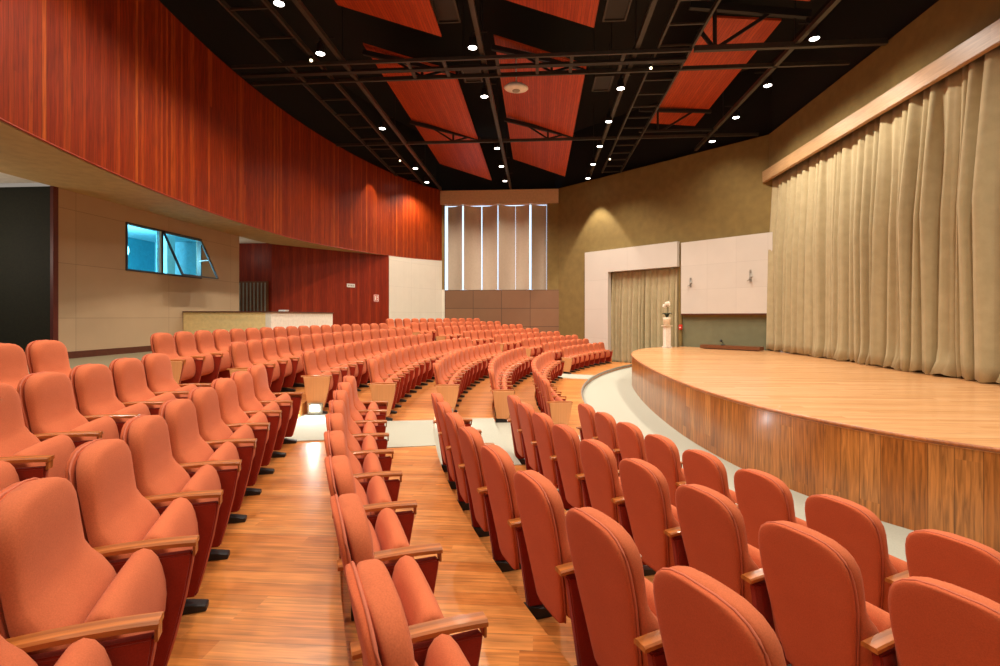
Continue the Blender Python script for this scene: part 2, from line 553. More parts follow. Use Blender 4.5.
def wall_x(mb, x0, x1, y0, y1, z0, z1):
    """box wall with (y, z) mapping on its +x face"""
    mb.quad([(x1, y0, z0), (x1, y1, z0), (x1, y1, z1), (x1, y0, z1)], [(y0, z0), (y1, z0), (y1, z1), (y0, z1)])
    mb.quad([(x0, y1, z0), (x0, y0, z0), (x0, y0, z1), (x0, y1, z1)], [(y1, z0), (y0, z0), (y0, z1), (y1, z1)])
    for (a, b, c, d) in (((x0, y0, z0), (x1, y0, z0), (x1, y0, z1), (x0, y0, z1)), ((x1, y1, z0), (x0, y1, z0), (x0, y1, z1), (x1, y1, z1)),
                         ((x0, y0, z1), (x1, y0, z1), (x1, y1, z1), (x0, y1, z1)), ((x0, y1, z0), (x1, y1, z0), (x1, y0, z0), (x0, y0, z0))):
        mb.quad([a, b, c, d], [(0.3, 0.3)] * 4)


BX0, BX1 = -8.90, -8.77
wall_x(mb, BX0, BX1, 8.70, WY0, 1.37, 4.40)
wall_x(mb, BX0, BX1, WY1, 14.40, 1.37, 4.40)
wall_x(mb, BX0, BX1, WY0, WY1, 1.37, WZ0)
wall_x(mb, BX0, BX1, WY0, WY1, WZ1, 4.40)
struct('wall_booth', mb, M['booth_panel'], 'beige slab wall of the control booth around the blue window', 'wall')
mb = MB(); mb.box(-8.885, -8.755, 8.70, 14.40, BACK_FLOOR, 1.37)
struct('baseboard_booth', mb, M['base_brown'], 'dark brown baseboard under the beige booth wall', 'baseboard')
mb = MB(); mb.box(-13, -8.808, 8.61, 8.655, BACK_FLOOR, 4.39)
struct('wall_entrance', mb, M['dark_green'], 'dark green black panel left of the beige booth wall', 'wall')
mb = MB(); mb.box(-8.805, -8.745, 8.60, 8.70, BACK_FLOOR, 4.40)
struct('trim_21', mb, M['jamb_red'], 'narrow dark red post at the edge of the booth wall', 'trim')
# booth interior
mb = MB(); mb.box(-11.4, -11.3, 8.66, 14.4, 1.24, 4.3)
struct('wall_booth_back', mb, M['teal'], 'teal back wall inside the control booth', 'wall')
mb = MB(); mb.box(-11.4, -8.90, 8.66, 14.4, 4.22, 4.32); mb.box(-11.3, -8.9, 14.28, 14.4, 1.24, 4.22)
struct('ceiling', mb, M['booth_white'], 'pale blue ceiling inside the control booth', 'ceiling')
mb = MB(); mb.box(-10.2, -9.9, 12.95, 13.25, 1.24, 4.22)
struct('trim_22', mb, M['booth_white'], 'pale upright post inside the control booth', 'trim')
bl = lamp('booth_lamp', 'POINT', (-9.9, 11.3, 3.6), 220, (0.35, 0.85, 1.0), 0.25)
# cabinet inside the booth, seen through the fixed pane
cb = thing('cabinet', 'pale cabinet standing inside the booth behind the fixed window pane', 'cabinet', (-10.0, 10.35, BACK_FLOOR))
mb = MB(); mb.box(-0.3, 0.3, -0.45, 0.45, 0, 2.35); obj('body', mb, M['booth_white'], cb, 0.01)
mb = MB(); mb.box(0.302, 0.32, -0.42, 0.42, 0.05, 2.3); obj('door', mb, M['teal'], cb, 0.005)
# window frame and panes
mb = MB()
for a in ((WY0, WY1, WZ0, WZ0 + .04), (WY0, WY1, WZ1 - .04, WZ1), (WY0, WY0 + .04, WZ0 + .04, WZ1 - .04), (WY1 - .04, WY1, WZ0 + .04, WZ1 - .04), (11.27, 11.33, WZ0 + .04, WZ1 - .04)):
    mb.box(-8.86, -8.75, *a)
wf = struct('window_1', mb, M['frame_dark'], 'booth window with a tilted open sash and blue light behind', 'window')
mb = MB(); mb.box(-8.825, -8.815, WY0 + .04, 11.27, WZ0 + .04, WZ1 - .04)
obj('pane', mb, M['glass'], wf)
mb = MB(); mb.box(-8.80, -8.755, 11.215, 11.268, WZ0 + .04, WZ1 - .04)
obj('mullion', mb, M['booth_white'], wf)
lamp('entrance_lamp', 'POINT', (-9.9, 7.3, 3.2), 38, WARM, 0.15)
lamp('recess_fill', 'POINT', (-9.7, 15.2, 4.05), 5, WARM, 0.08)  # unseen fill light, added to brighten the pale recess ceiling
# open sash: hinged at the head, foot pushed out
mb = MB()
xa, xb, za, zb_ = -8.74, -8.28, WZ1 - .05, WZ0 + .0
ya, yb = 11.33, 12.64
for y in (ya, yb):
    mb.beam((xa, y, za), (xb, y, zb_), 0.045, 0.035)
mb.beam((xa, ya, za), (xa, yb, za), 0.045, 0.035)
mb.beam((xb, ya, zb_), (xb, yb, zb_), 0.045, 0.035)
sash = obj('sash', mb, M['frame_dark'], wf)
mb = MB()
mb.quad([(xa, ya + .02, za), (xa, yb - .02, za), (xb, yb - .02, zb_), (xb, ya + .02, zb_)])
mb.quad([(xa + .008, yb - .02, za), (xa + .008, ya + .02, za), (xb + .008, ya + .02, zb_), (xb + .008, yb - .02, zb_)])
obj('pane', mb, M['glass'], sash)
mb = MB(); mb.beam((-8.76, yb - .03, WZ0 + .45), ((xa + xb) / 2, yb - .03, (za + zb_) / 2 - .02), 0.02, 0.02)
obj('stay', mb, M['white_metal'], sash)

# ------------------------------------------------------------------ recess with dark red boards
def wall_seg(mb, a, b, z0, z1a, z1b, th=0.12, s0=0.0):
    """vertical board wall from a to b; the visible face is on the right of a->b"""
    d = sqrt((b[0] - a[0]) ** 2 + (b[1] - a[1]) ** 2)
    n = ((a[1] - b[1]) / d * th, (b[0] - a[0]) / d * th)
    a2, b2 = (a[0] + n[0], a[1] + n[1]), (b[0] + n[0], b[1] + n[1])
    mb.quad([(*a, z0), (*b, z0), (*b, z1b), (*a, z1a)], [(s0, z0), (s0 + d, z0), (s0 + d, z1b), (s0, z1a)])
    mb.quad([(*b2, z0), (*a2, z0), (*a2, z1a), (*b2, z1b)], [(s0 + d, z0), (s0, z0), (s0, z1a), (s0 + d, z1b)])
    mb.quad([(*a, z1a), (*b, z1b), (*b2, z1b), (*a2, z1a)], [(0, 0)] * 4)
    mb.quad([(*b, z0), (*b2, z0), (*b2, z1b), (*b, z1b)], [(0, 0)] * 4)
    mb.quad([(*a2, z0), (*a, z0), (*a, z1a), (*a2, z1a)], [(0, 0)] * 4)
    return s0 + d


RC0, RC1 = (-8.75, 16.2), (lpt(20.95)[0], 20.95)
mb = MB()
wall_seg(mb, (-10.9, 16.2), RC0, BACK_FLOOR, 4.47, 4.47)
wall_seg(mb, RC0, RC1, BACK_FLOOR, 4.50, zb(20.95) + .05, s0=2.1)
struct('wall_recess', mb, M['recess_wood'], 'dark red wood boarded wall in the recess beside the booth', 'wall')
# slatted dark door in the return
dd = thing('door_1', 'dark slatted double door in the shaded recess behind the cream counter', 'door', (-9.65, 16.17, BACK_FLOOR))
tag(dd, kind='structure')
mb = MB(); mb.box(-0.80, 0.80, -0.05, 0.02, 0, 1.95); obj('door_leaf', mb, M['dark_wood'], dd, 0.01)
for i in range(13):
    mb = MB(); mb.box(-0.78 + i * 0.124, -0.78 + i * 0.124 + 0.035, -0.075, -0.052, 0.05, 1.9); obj('door_slat', mb, M['sign_grey'], dd)

# white slab wall below the band
mb = MB(); s_ = 0
WYs = [20.95 + (24.2 - 20.95) * i / 10 for i in range(11)]
for a, b in zip(WYs[:-1], WYs[1:]):
    s_ = wall_seg(mb, lpt(a, -.01), lpt(b, -.01), 0.9, zb(a), zb(b), 0.2, s_)
wall_seg(mb, (lpt(24.2)[0] - .02, 24.17), (-4.46, 24.17), 0.9, 3.32, 3.32, 0.2, s_)
struct('wall_left_lower', mb, M['white_slab'], 'white slab wall below the red wood band, near the louvres', 'wall')

# ------------------------------------------------------------------ far wall with louvres
FY = 24.2
mb = MB(); mb.box(-4.66, 0.96, FY - .12, FY + .3, 7.38, 8.03)
struct('trim_23', mb, M['header'], 'tan header box above the white louvres', 'trim')
mb = MB()
wall_ = [(-4.45, 1.05)]
mb.quad([(-4.50, FY, 0.5), (1.05, FY, 0.5), (1.05, FY, 3.30), (-4.50, FY, 3.30)], [(-4.50, .5), (1.05, .5), (1.05, 3.3), (-4.5, 3.3)])
mb.quad([(-4.50, FY, 3.30), (1.05, FY, 3.30), (1.05, FY + .8, 3.30), (-4.5, FY + .8, 3.30)], [(0.3, 0.3)] * 4)
mb.quad([(1.05, FY + .8, 0.5), (-4.50, FY + .8, 0.5), (-4.50, FY + .8, 3.30), (1.05, FY + .8, 3.30)], [(0.3, 0.3)] * 4)
struct('wall_far', mb, M['tile_brown'], 'brown tiled dado below the white louvres on the far wall', 'wall')
mb = MB(); mb.box(0.42, 1.3, FY + .02, FY + .3, 3.30, 8.06); 
mb.box(-4.66, -4.47, FY - .02, FY + .1, 3.32, 7.38)
struct('wall_far_side', mb, M['olive'], 'olive plaster strip beside the louvres', 'wall')
mb = MB(); mb.box(-4.8, 1.0, FY + .72, FY + .76, 3.30, 7.5)
struct('window_2', mb, M['daylight'], 'daylit window behind the white louvres', 'window')
GAP = [0.035, 0.038, 0.022, 0.018, 0.006, 0.045, 0.008]
slots = [-4.42, -3.58, -2.72, -1.90, -1.08, -0.36, 0.42]
for i in range(6):
    xa, xb = slots[i] + GAP[i], slots[i + 1] - GAP[i + 1]
    near, far = FY + 0.0, FY + 0.42
    y0, y1 = (far, near) if i % 2 == 0 else (near, far)
    mb = MB()
    N = 10
    front, back = [], []
    for k in range(N + 1):
        q = k / N
        x = xa + (xb - xa) * q
        y = y0 + (y1 - y0) * q + 0.15 * sin(pi * q)
        front.append((x, y)); back.append((x, y + 0.03))
    poly = front + back[::-1]
    mb.hexa(poly, 3.31, 7.37)
    o = obj('louver', mb, M['louver'])
    tag(o, ['white concave louvre, first from the red wood wall', 'white concave louvre, second from the red wood wall', 'white concave louvre, third from the red wood wall',
            'white concave louvre, third from the olive wall', 'white concave louvre, second from the olive wall', 'white concave louvre beside the olive wall'][i],
        'louvre', 'vertical louvres on the far wall')

# ------------------------------------------------------------------ wall at 45 degrees with portal
P0 = (7.616, 17.564); DX, DY = -0.7071, 0.7071
NX, NY = -0.7071, -0.7071           # towards the hall


def w45(t, off=0.0):
    return (P0[0] + DX * t + NX * off, P0[1] + DY * t + NY * off)


def slab45(mb, t0, t1, z0, z1, o0, o1):
    """slab along the wall from t0 to t1, depth o0..o1 in front of it; front face mapped (t, z)"""
    a, b = w45(t0, o1), w45(t1, o1)
    c, d = w45(t1, o0), w45(t0, o0)
    # front face looks towards the hall
    mb.quad([(*b, z0), (*a, z0), (*a, z1), (*b, z1)], [(t1, z0), (t0, z0), (t0, z1), (t1, z1)])
    mb.quad([(*d, z0), (*c, z0), (*c, z1), (*d, z1)], [(.3, .3)] * 4)
    mb.quad([(*a, z0), (*d, z0), (*d, z1), (*a, z1)], [(.3, .3)] * 4)
    mb.quad([(*c, z0), (*b, z0), (*b, z1), (*c, z1)], [(.3, .3)] * 4)
    mb.quad([(*a, z1), (*d, z1), (*c, z1), (*b, z1)], [(.3, .3)] * 4)
    mb.quad([(*b, z0), (*c, z0), (*d, z0), (*a, z0)], [(.3, .3)] * 4)


mb = MB()
slab45(mb, -0.3, 3.21, 2.0, 8.07, -0.25, 0.0)
slab45(mb, 3.21, 6.40, 4.0, 8.07, -0.25, 0.0)
slab45(mb, 6.40, 9.63, 0.0, 8.07, -0.25, 0.0)
struct('wall_right', mb, M['olive'], 'rough olive plaster wall with a pool of light above the portal', 'wall')
mb = MB(); slab45(mb, -0.3, 3.08, 0.0, 2.0, -0.25, -0.02)
struct('wall_right_lower', mb, M['olive_dark'], 'grey green wall strip below the white slab panel', 'wall')
mb = MB()
slab45(mb, 3.17, 7.63, 3.92, 4.86, 0.01, 0.22)
slab45(mb, 6.37, 7.63, 0.0, 3.92, 0.01, 0.22)
struct('trim_24', mb, M['portal_white'], 'white slab surround of the curtained portal', 'trim')
mb = MB(); slab45(mb, 3.08, 3.20, 0.9, 4.80, -0.2, 0.05)
struct('trim_25', mb, M['olive'], 'narrow olive pier between portal and white slab panel', 'trim')
wp = thing('wall_panel', 'large white slab panel on the olive wall next to the stage curtain', 'wall panel', (0, 0, 0))
mb = MB(); slab45(mb, -0.2, 3.05, 2.135, 4.80, 0.01, 0.14); obj('slab_face', mb, M['white_panel'], wp)
mb = MB(); slab45(mb, -0.2, 3.06, 2.09, 2.132, 0.01, 0.15); obj('bottom_edge', mb, M['base_brown'], wp)
for (t, z, h, lb) in ((2.66, 3.29, 0.34, 'small grey bracket on the white slab panel, on the portal side'), (0.50, 3.40, 0.42, 'small grey bracket on the white slab panel, close to the stage curtain')):
    b = thing('wall_bracket', lb, 'bracket', (*w45(t, 0.145), z), radians(-45), 'brackets on the white slab panel')
    # local -y looks into the hall
    mb = MB(); mb.box(-0.03, 0.03, -0.02, 0.0, -h / 2, h / 2); obj('back_plate', mb, M['grey_metal'], b, 0.004)
    mb = MB(); mb.beam((0, -0.015, h * 0.2), (0.08, -0.12, -h * 0.1), 0.025, 0.025); mb.beam((0, -0.015, -h * .2), (-0.07, -0.10, -h * .42), 0.02, 0.02)
    obj('arm', mb, M['grey_metal'], b)
    mb = MB(); mb.ball((0.08, -0.13, -h * 0.1), 0.045); obj('joint', mb, M['sign_grey'], b)
# red alarm box on the pier
fa = thing('alarm_box', 'small red alarm box on the wall beside the portal curtain', 'alarm', (*w45(3.10, 0.055), 1.63), radians(-45))
mb = MB(); mb.box(-0.07, 0.07, -0.06, 0.0, -0.10, 0.10); obj('housing', mb, M['red_plastic'], fa, 0.015)
mb = MB(); mb.box(-0.02, 0.02, -0.068, -0.062, -0.03, 0.01); obj('cover', mb, M['sign_white'], fa)


# ------------------------------------------------------------------ curtains
def curtain(name, label, a, b, z0, z1, nf, amp, group, seed, lean=0.0, gather=0.0):
    """pleated sheet from a to b (room xy); folds stand off along the left normal"""
    rnd = random.Random(seed)
    L = sqrt((b[0] - a[0]) ** 2 + (b[1] - a[1]) ** 2)
    ux, uy = (b[0] - a[0]) / L, (b[1] - a[1]) / L
    nx, ny = -uy, ux
    cuts = [0.0]
    while cuts[-1] < 1:
        cuts.append(cuts[-1] + (0.55 + 0.9 * rnd.random()) / nf)
    k = cuts[-1]
    cuts = [c / k for c in cuts]
    amps = [0.55 + 0.8 * rnd.random() for _ in cuts]
    ph = [rnd.random() * 6 for _ in cuts]
    S = 12
    NZ = 22
    rows = []
    for iz in range(NZ + 1):
        q = iz / NZ
        z = z1 + (z0 - z1) * q
        row = []
        for i in range(len(cuts) - 1):
            for s in range(S):
                w_ = s / S
                t = cuts[i] + (cuts[i + 1] - cuts[i]) * w_
                A = amp * amps[i] * (0.35 + 0.65 * min(1, q * 2.2)) * (1 + 0.12 * sin(3 * q + ph[i]))
                d = A * (0.5 - 0.5 * cos(2 * pi * w_)) ** 0.8
                d += amp * 0.12 * sin(2 * pi * (w_ * 3) + ph[i]) * min(1, q + .2)
                sway = 0.035 * sin(2.1 * q + ph[i]) * q * lean
                if q > 0.94:
                    d += amp * 0.5 * (q - 0.94) / 0.06 * (0.4 + 0.6 * sin(ph[i] * 3))
                tt = t
                row.append((a[0] + ux * (tt * L + sway) + nx * d, a[1] + uy * (tt * L + sway) + ny * d, z + (0.025 * sin(ph[i] + w_ * 9) if q == 1 else 0)))
        row.append((b[0], b[1], z))
        rows.append(row)
    mb = MB()
    mb.rings(rows, cap=False, closed=False)
    o = obj(name, mb, M['curtain'])
    so = o.modifiers.new('thickness', 'SOLIDIFY'); so.thickness = 0.015; so.offset = 0
    return tag(o, label, 'curtain', group)


STAGE_Z = 0.90
curtain('stage_curtain', 'tall sand coloured stage curtain, shorter portion next to the white slab panel', (7.82, 12.22), (7.82, 17.62), STAGE_Z + 0.04, 6.60, 17, 0.21, 'stage curtains', 3, 0.2)
curtain('stage_curtain', 'tall sand coloured stage curtain, longer portion with wide folds beside the open stage', (7.78, 1.2), (7.76, 12.18), STAGE_Z + 0.04, 6.60, 27, 0.29, 'stage curtains', 11, 0.5)
curtain('portal_curtain', 'sand coloured curtain closing the white framed portal', w45(3.24, -0.16), w45(6.42, -0.16), 0.02, 3.99, 15, 0.16, None, 5, 0.5)
mb = MB(); mb.box(7.46, 7.58, 1.0, 17.62, 6.49, 6.86)
pm = tag(obj('curtain_pelmet', mb, M['pelmet'], bevel=0.01), 'long light wood pelmet over the stage curtain', 'pelmet')
mb = MB(); mb.box(7.58, 8.2, 1.0, 17.6, 6.72, 6.80); mb.box(7.64, 7.8, 1.0, 17.6, 6.80, 8.07)
struct('wall_stage', mb, M['olive'], 'olive brown wall above the wood pelmet', 'wall')
mb = MB(); mb.box(8.6, 8.7, -6, 18.2, 0, 10.6)
struct('wall_stage_back', mb, M['deck_black'], 'black wall behind the stage curtain', 'wall')

# ------------------------------------------------------------------ stage
edge_c = [(8.6, 1.9), (6.9, 2.55), (5.4, 3.4), (4.75, 3.92), (4.29, 4.38), (3.90, 4.87), (3.55, 5.57), (3.28, 6.5), (3.16, 7.5), (3.13, 8.6), (3.18, 9.8), (3.30, 11.2), (3.50, 12.8), (3.78, 14.5), (3.98, 15.4), (4.22, 16.2), (4.45, 16.85), (4.72, 17.4), (5.05, 17.95), (5.5, 18.45), (6.1, 18.85), (6.9, 19.08)]


def spline(P, n=8):
    out = []
    for i in range(len(P) - 1):
        p0, p1, p2, p3 = P[max(i - 1, 0)], P[i], P[i + 1], P[min(i + 2, len(P) - 1)]
        for k in range(n):
            t = k / n
            out.append(tuple(0.5 * (2 * p1[j] + (p2[j] - p0[j]) * t + (2 * p0[j] - 5 * p1[j] + 4 * p2[j] - p3[j]) * t * t + (3 * p1[j] - p0[j] - 3 * p2[j] + p3[j]) * t ** 3) for j in (0, 1)))
    out.append(P[-1])
    return out


edge = [c2r(*p) for p in spline(edge_c)]
st = thing('stage', 'curved wooden stage with plank floor and board front', 'stage', (0, 0, 0))
mb = MB()
poly = [(8.55, edge[0][1])] + edge + [w45(2.95, 0.03), w45(0.35, 0.03), (8.55, 16.5)]
# polygon order: make it counter-clockwise
ar = sum(poly[i][0] * poly[(i + 1) % len(poly)][1] - poly[(i + 1) % len(poly)][0] * poly[i][1] for i in range(len(poly)))
if ar < 0: poly = poly[::-1]
mb.hexa(poly, STAGE_Z - 0.05, STAGE_Z)
obj('stage_deck', mb, M['stage_wood'], st)
mb = MB(); s_ = 0
for p, q in zip(edge[:-1], edge[1:]):
    d = sqrt((p[0] - q[0]) ** 2 + (p[1] - q[1]) ** 2)
    i = edge.index(p)
    mb.quad([(*q, 0), (*p, 0), (*p, STAGE_Z - 0.05), (*q, STAGE_Z - 0.05)], [(s_ + d, 0), (s_, 0), (s_, .9), (s_ + d, .9)], True)
    s_ += d
obj('stage_front', mb, M['fascia_wood'], st)
mb = MB(); mb.tube([(*p, STAGE_Z - 0.02) for p in edge], 0.022, 8)
obj('nosing', mb, M['arm_wood'], st)

# pedestal with potted orchid
pd = thing('pedestal', 'slim white pedestal on the stage in front of the portal curtain', 'pedestal', (*c2r(6.04, 18.45), STAGE_Z + .002), radians(20))
mb = MB(); mb.box(-0.13, 0.13, -0.13, 0.13, 0, 0.05); obj('base', mb, M['white_paint'], pd, 0.008)
mb = MB(); mb.hexa([(-.10, -.10), (.10, -.10), (.10, .10), (-.10, .10)], 0.05, 0.77); obj('column', mb, M['white_paint'], pd, 0.01)
mb = MB(); mb.box(-0.15, 0.15, -0.15, 0.15, 0.77, 0.81); obj('top_plate', mb, M['pot'], pd, 0.008)
po = thing('potted_orchid', 'white flowering orchid in a cream pot on the white pedestal', 'plant', (*c2r(6.04, 18.45), STAGE_Z + 0.815))
mb = MB(); mb.lathe([(0.09, 0), (0.12, 0.03), (0.135, 0.2), (0.15, 0.28), (0.13, 0.28), (0.11, 0.22)]); obj('pot', mb, M['pot'], po)
for k in range(7):
    a = k * 2 * pi / 7
    mb = MB()
    ls = []
    for i in range(6):
        q = i / 5
        r = 0.02 + 0.17 * q; z = 0.27 + 0.20 * sin(q * 2.2) - 0.04 * q
        wd = 0.045 * sin(pi * (0.12 + 0.86 * q))
        ls.append([(r * cos(a) - wd * sin(a), r * sin(a) + wd * cos(a), z), (r * cos(a), r * sin(a), z - .015), (r * cos(a) + wd * sin(a), r * sin(a) - wd * cos(a), z), (r * cos(a), r * sin(a), z + .008)])
    mb.rings(ls); obj('leaf', mb, M['leaf'], po)
mb = MB(); stem = [(0.0, 0, 0.25), (0.01, 0, 0.45), (0.02, 0, 0.62), (-0.02, 0, 0.74), (-0.09, 0, 0.78)]; mb.tube(stem, 0.008); obj('stem', mb, M['leaf'], po)
for (x, y, z) in ((-0.10, 0, 0.70), (-0.03, -0.03, 0.78), (0.05, 0.02, 0.74), (-0.02, 0.04, 0.70), (0.03, -0.05, 0.80)):
    mb = MB()
    for k in range(5):
        a = 2 * pi * k / 5
        mb.ball((x + 0.035 * cos(a), y - 0.01, z + 0.035 * sin(a)), 0.034, 1, 0.35, 1, 8, 5)
    mb.ball((x, y - 0.025, z), 0.014)
    obj('bloom', mb, M['petal'], po)

# long low box at the back of the stage with a small microphone
lb0, lb1 = w45(1.75, 0.45), w45(0.0, 0.60)
bx = thing('low_bench', 'low dark brown box on the stage below the white slab panel', 'box', (*w45(0.98, 0.55), STAGE_Z + .002), radians(-45))
mb = MB(); mb.box(-1.02, 1.02, -0.16, 0.16, 0.02, 0.14); obj('body', mb, M['dark_wood'], bx, 0.01)
mb = MB(); mb.box(-0.90, 0.90, -0.13, 0.13, 0.0, 0.02); obj('base', mb, M['black'], bx)
mc = thing('stage_microphone', 'tiny black boundary microphone on the low dark box', 'microphone', (*w45(1.25, 0.55), STAGE_Z + 0.143), radians(-45))
mb = MB(); mb.lathe([(0.07, 0), (0.07, 0.02), (0.03, 0.03)]); obj('base', mb, M['black'], mc)
mb = MB(); mb.tube([(0, 0, 0.025), (0.0, 0, 0.09), (-0.03, -0.02, 0.13)], 0.012); obj('stem', mb, M['black'], mc)
mb = MB(); mb.ball((-0.05, -0.03, 0.15), 0.045); obj('head', mb, M['black'], mc)

# ------------------------------------------------------------------ parapet counter
ct = thing('counter', 'low cream and white parapet counter in front of the dark recess', 'counter', (0, 0, BACK_FLOOR))
CT = 2.13 - BACK_FLOOR
mb = MB(); mb.box(-8.75, -6.64, 12.0, 12.14, 0, CT); obj('front_panel', mb, M['cream'], ct)
mb = MB(); mb.box(-6.64, -6.50, 12.0, 15.75, 0, CT); obj('side_panel', mb, M['greywhite'], ct)
mb = MB(); mb.hexa([(-8.75, 11.97), (-6.47, 11.97), (-6.47, 15.78), (-6.67, 15.78), (-6.67, 12.17), (-8.75, 12.17)], CT, CT + 0.03); obj('coping', mb, M['base_brown'], ct)
pp = thing('paper_stack', 'small stack of white paper on the counter edge', 'paper', (-6.57, 12.75, BACK_FLOOR + CT + 0.03))
for k in range(3):
    mb = MB(); mb.box(-0.08 + k * .006, 0.08 + k * .006, -0.11, 0.11, k * 0.014, k * 0.014 + 0.013); obj('sheet_bundle', mb, M['sign_white'], pp)

# signs on the recess wall


def on_recess(t, z, off):
    d = sqrt((RC1[0] - RC0[0]) ** 2 + (RC1[1] - RC0[1]) ** 2)
    ux, uy = (RC1[0] - RC0[0]) / d, (RC1[1] - RC0[1]) / d
    return (RC0[0] + ux * t * d + uy * off, RC0[1] + uy * t * d - ux * off, z), atan2(uy, ux)


loc, rz_ = on_recess(0.865, 2.78, 0.004)
sg = thing('fire_sign', 'small square red and white sign on the dark red boards', 'sign', loc, rz_)
mb = MB(); mb.box(-0.15, 0.15, -0.012, 0, -0.15, 0.15); obj('plate', mb, M['red_plastic'], sg, 0.004)
mb = MB()
for (x0, x1, z0, z1) in ((-.13, -.11, -.13, .13), (.11, .13, -.13, .13), (-.11, .11, .11, .13), (-.11, .11, -.13, -.11), (-0.075, -0.01, -0.08, 0.08), (0.03, 0.075, -0.08, -0.03), (0.03, 0.075, 0.0, 0.08)):
    mb.box(x0, x1, -0.016, -0.0125, z0, z1)
obj('pictogram', mb, M['sign_white'], sg)
loc, rz_ = on_recess(0.62, 3.22, 0.004)
sg = thing('door_sign', 'small oblong pale sign high on the dark red boards', 'sign', loc, rz_)
mb = MB(); mb.box(-0.20, 0.20, -0.012, 0, -0.07, 0.07); obj('plate', mb, M['sign_white'], sg, 0.004)
mb = MB()
for x in (-0.13, -0.05, 0.03, 0.11):
    mb.box(x - .025, x + .025, -0.015, -0.0125, -0.03, 0.03)
obj('lettering', mb, M['sign_grey'], sg)

# ------------------------------------------------------------------ ceiling: deck, upper walls
GZ = 8.08                             # level of the lighting grid
mb = MB(); mb.box(-13, 9, -6, 26, 10.6, 10.7)
struct('ceiling', mb, M['deck_black'], 'black ceiling above the steel grid', 'ceiling')
mb = MB(); mb.box(-8.2, 9, 24.75, 24.85, 8.0, 10.6)
struct('wall_far_upper', mb, M['deck_black'], 'black wall above the louvre header', 'wall')
mb = MB(); slab45(mb, -1.2, 10.2, 8.0, 10.6, -0.35, -0.27)
struct('wall_right_upper', mb, M['deck_black'], 'black wall above the olive plaster', 'wall')
mb = MB()
for a, b in zip(YS[:-1], YS[1:]):
    p, q = lpt(a, .26), lpt(b, .26)
    mb.quad([(q[0], q[1], 8.0), (p[0], p[1], 8.0), (p[0], p[1], 10.6), (q[0], q[1], 10.6)])
struct('wall_left_upper', mb, M['deck_black'], 'black wall above the red wood band', 'wall')
mb = MB(); mb.box(7.82, 7.9, 1.0, 17.9, 8.0, 10.6)
struct('wall_stage_upper', mb, M['deck_black'], 'black wall above the stage pelmet', 'wall')


# wooden ceiling panels
def cloud(label, xl, xr, y0, y1, zl, zr):
    mb = MB()
    wd = sqrt((xr - xl) ** 2 + (zl - zr) ** 2)
    t = 0.05
    lo = [(xl, y0, zl), (xr, y0, zr), (xr, y1, zr), (xl, y1, zl)]
    hi = [(p[0], p[1], p[2] + t) for p in lo]
    mb.quad([lo[3], lo[2], lo[1], lo[0]], [(0, y1), (wd, y1), (wd, y0), (0, y0)])
    mb.quad(hi, [(0, y0), (wd, y0), (wd, y1), (0, y1)])
    for i in range(4):
        j = (i + 1) % 4
        mb.quad([lo[i], lo[j], hi[j], hi[i]], [(0.03, 0)] * 4)
    o = obj('ceiling_panel', mb, M['cloud_wood'])
    return tag(o, label, 'ceiling panel', 'slatted ceiling panels')


Z = CAM_Z
cloud('slanted red slatted ceiling panel near the red wall, before the catwalk', -4.43, -2.10, 2.0, 11.0, 6.90 + Z, 6.10 + Z)
cloud('slanted red slatted ceiling panel between the red wall and the dome device', -4.43, -2.07, 12.65, 22.8, 6.90 + Z, 6.10 + Z)
cloud('slanted red slatted ceiling panel in the middle bay, before the catwalk', -1.09, 1.18, 2.0, 10.9, 6.92 + Z, 6.10 + Z)
cloud('slanted red slatted ceiling panel with the white dome device below it', -1.09, 1.18, 12.55, 22.4, 6.92 + Z, 6.10 + Z)
cloud('red slatted ceiling panel towards the stage, before the catwalk', 3.90, 5.75, 2.0, 11.3, 6.95 + Z, 6.70 + Z)
cloud('red slatted ceiling panel towards the stage, beyond the catwalk', 3.90, 5.50, 12.0, 18.4, 6.85 + Z, 6.70 + Z)


# cable ladders
def ladder(label, x0, x1, y0, y1, group, step=0.83):
    t = thing('cable_ladder', label, 'cable tray', (0, 0, GZ), 0, group)
    for x in (x0, x1):
        mb = MB(); mb.box(x - .025, x + .025, y0, y1, -.05, .05); obj('side_rail', mb, M['steel'], t)
    y = y0 + 0.3
    while y < y1:
        mb = MB(); mb.box(x0 + .025, x1 - .025, y - .02, y + .02, -.035, .005); obj('rung', mb, M['steel'], t)
        y += step
    return t


ladder('long grey cable ladder near the red wood wall', -6.06, -5.22, 3.0, 23.6, 'cable ladders along the grid', 1.05)
ladder('long grey cable ladder towards the stage side', 2.68, 3.44, 3.0, 21.6, 'cable ladders along the grid')
# cross catwalk
cw = thing('catwalk', 'grey steel catwalk crossing the hall under the ceiling', 'catwalk', (0, 0, GZ))
for y in (11.68, 12.57):
    mb = MB(); mb.box(-7.3, 3.42, y - .03, y + .03, -.13, -.055); obj('side_rail', mb, M['steel'], cw)
for x in (-5.9, -4.55, -3.05, -2.2, -0.95, -0.02, 0.78, 1.95):
    mb = MB(); mb.box(x - .04, x + .04, 11.71, 12.54, -.11, -.06); obj('rung', mb, M['steel'], cw)
mb = MB()
mb.box(-7.3, 3.42, 12.05, 12.2, -0.12, -0.065)
obj('cable_run', mb, M['steel_black'], cw)
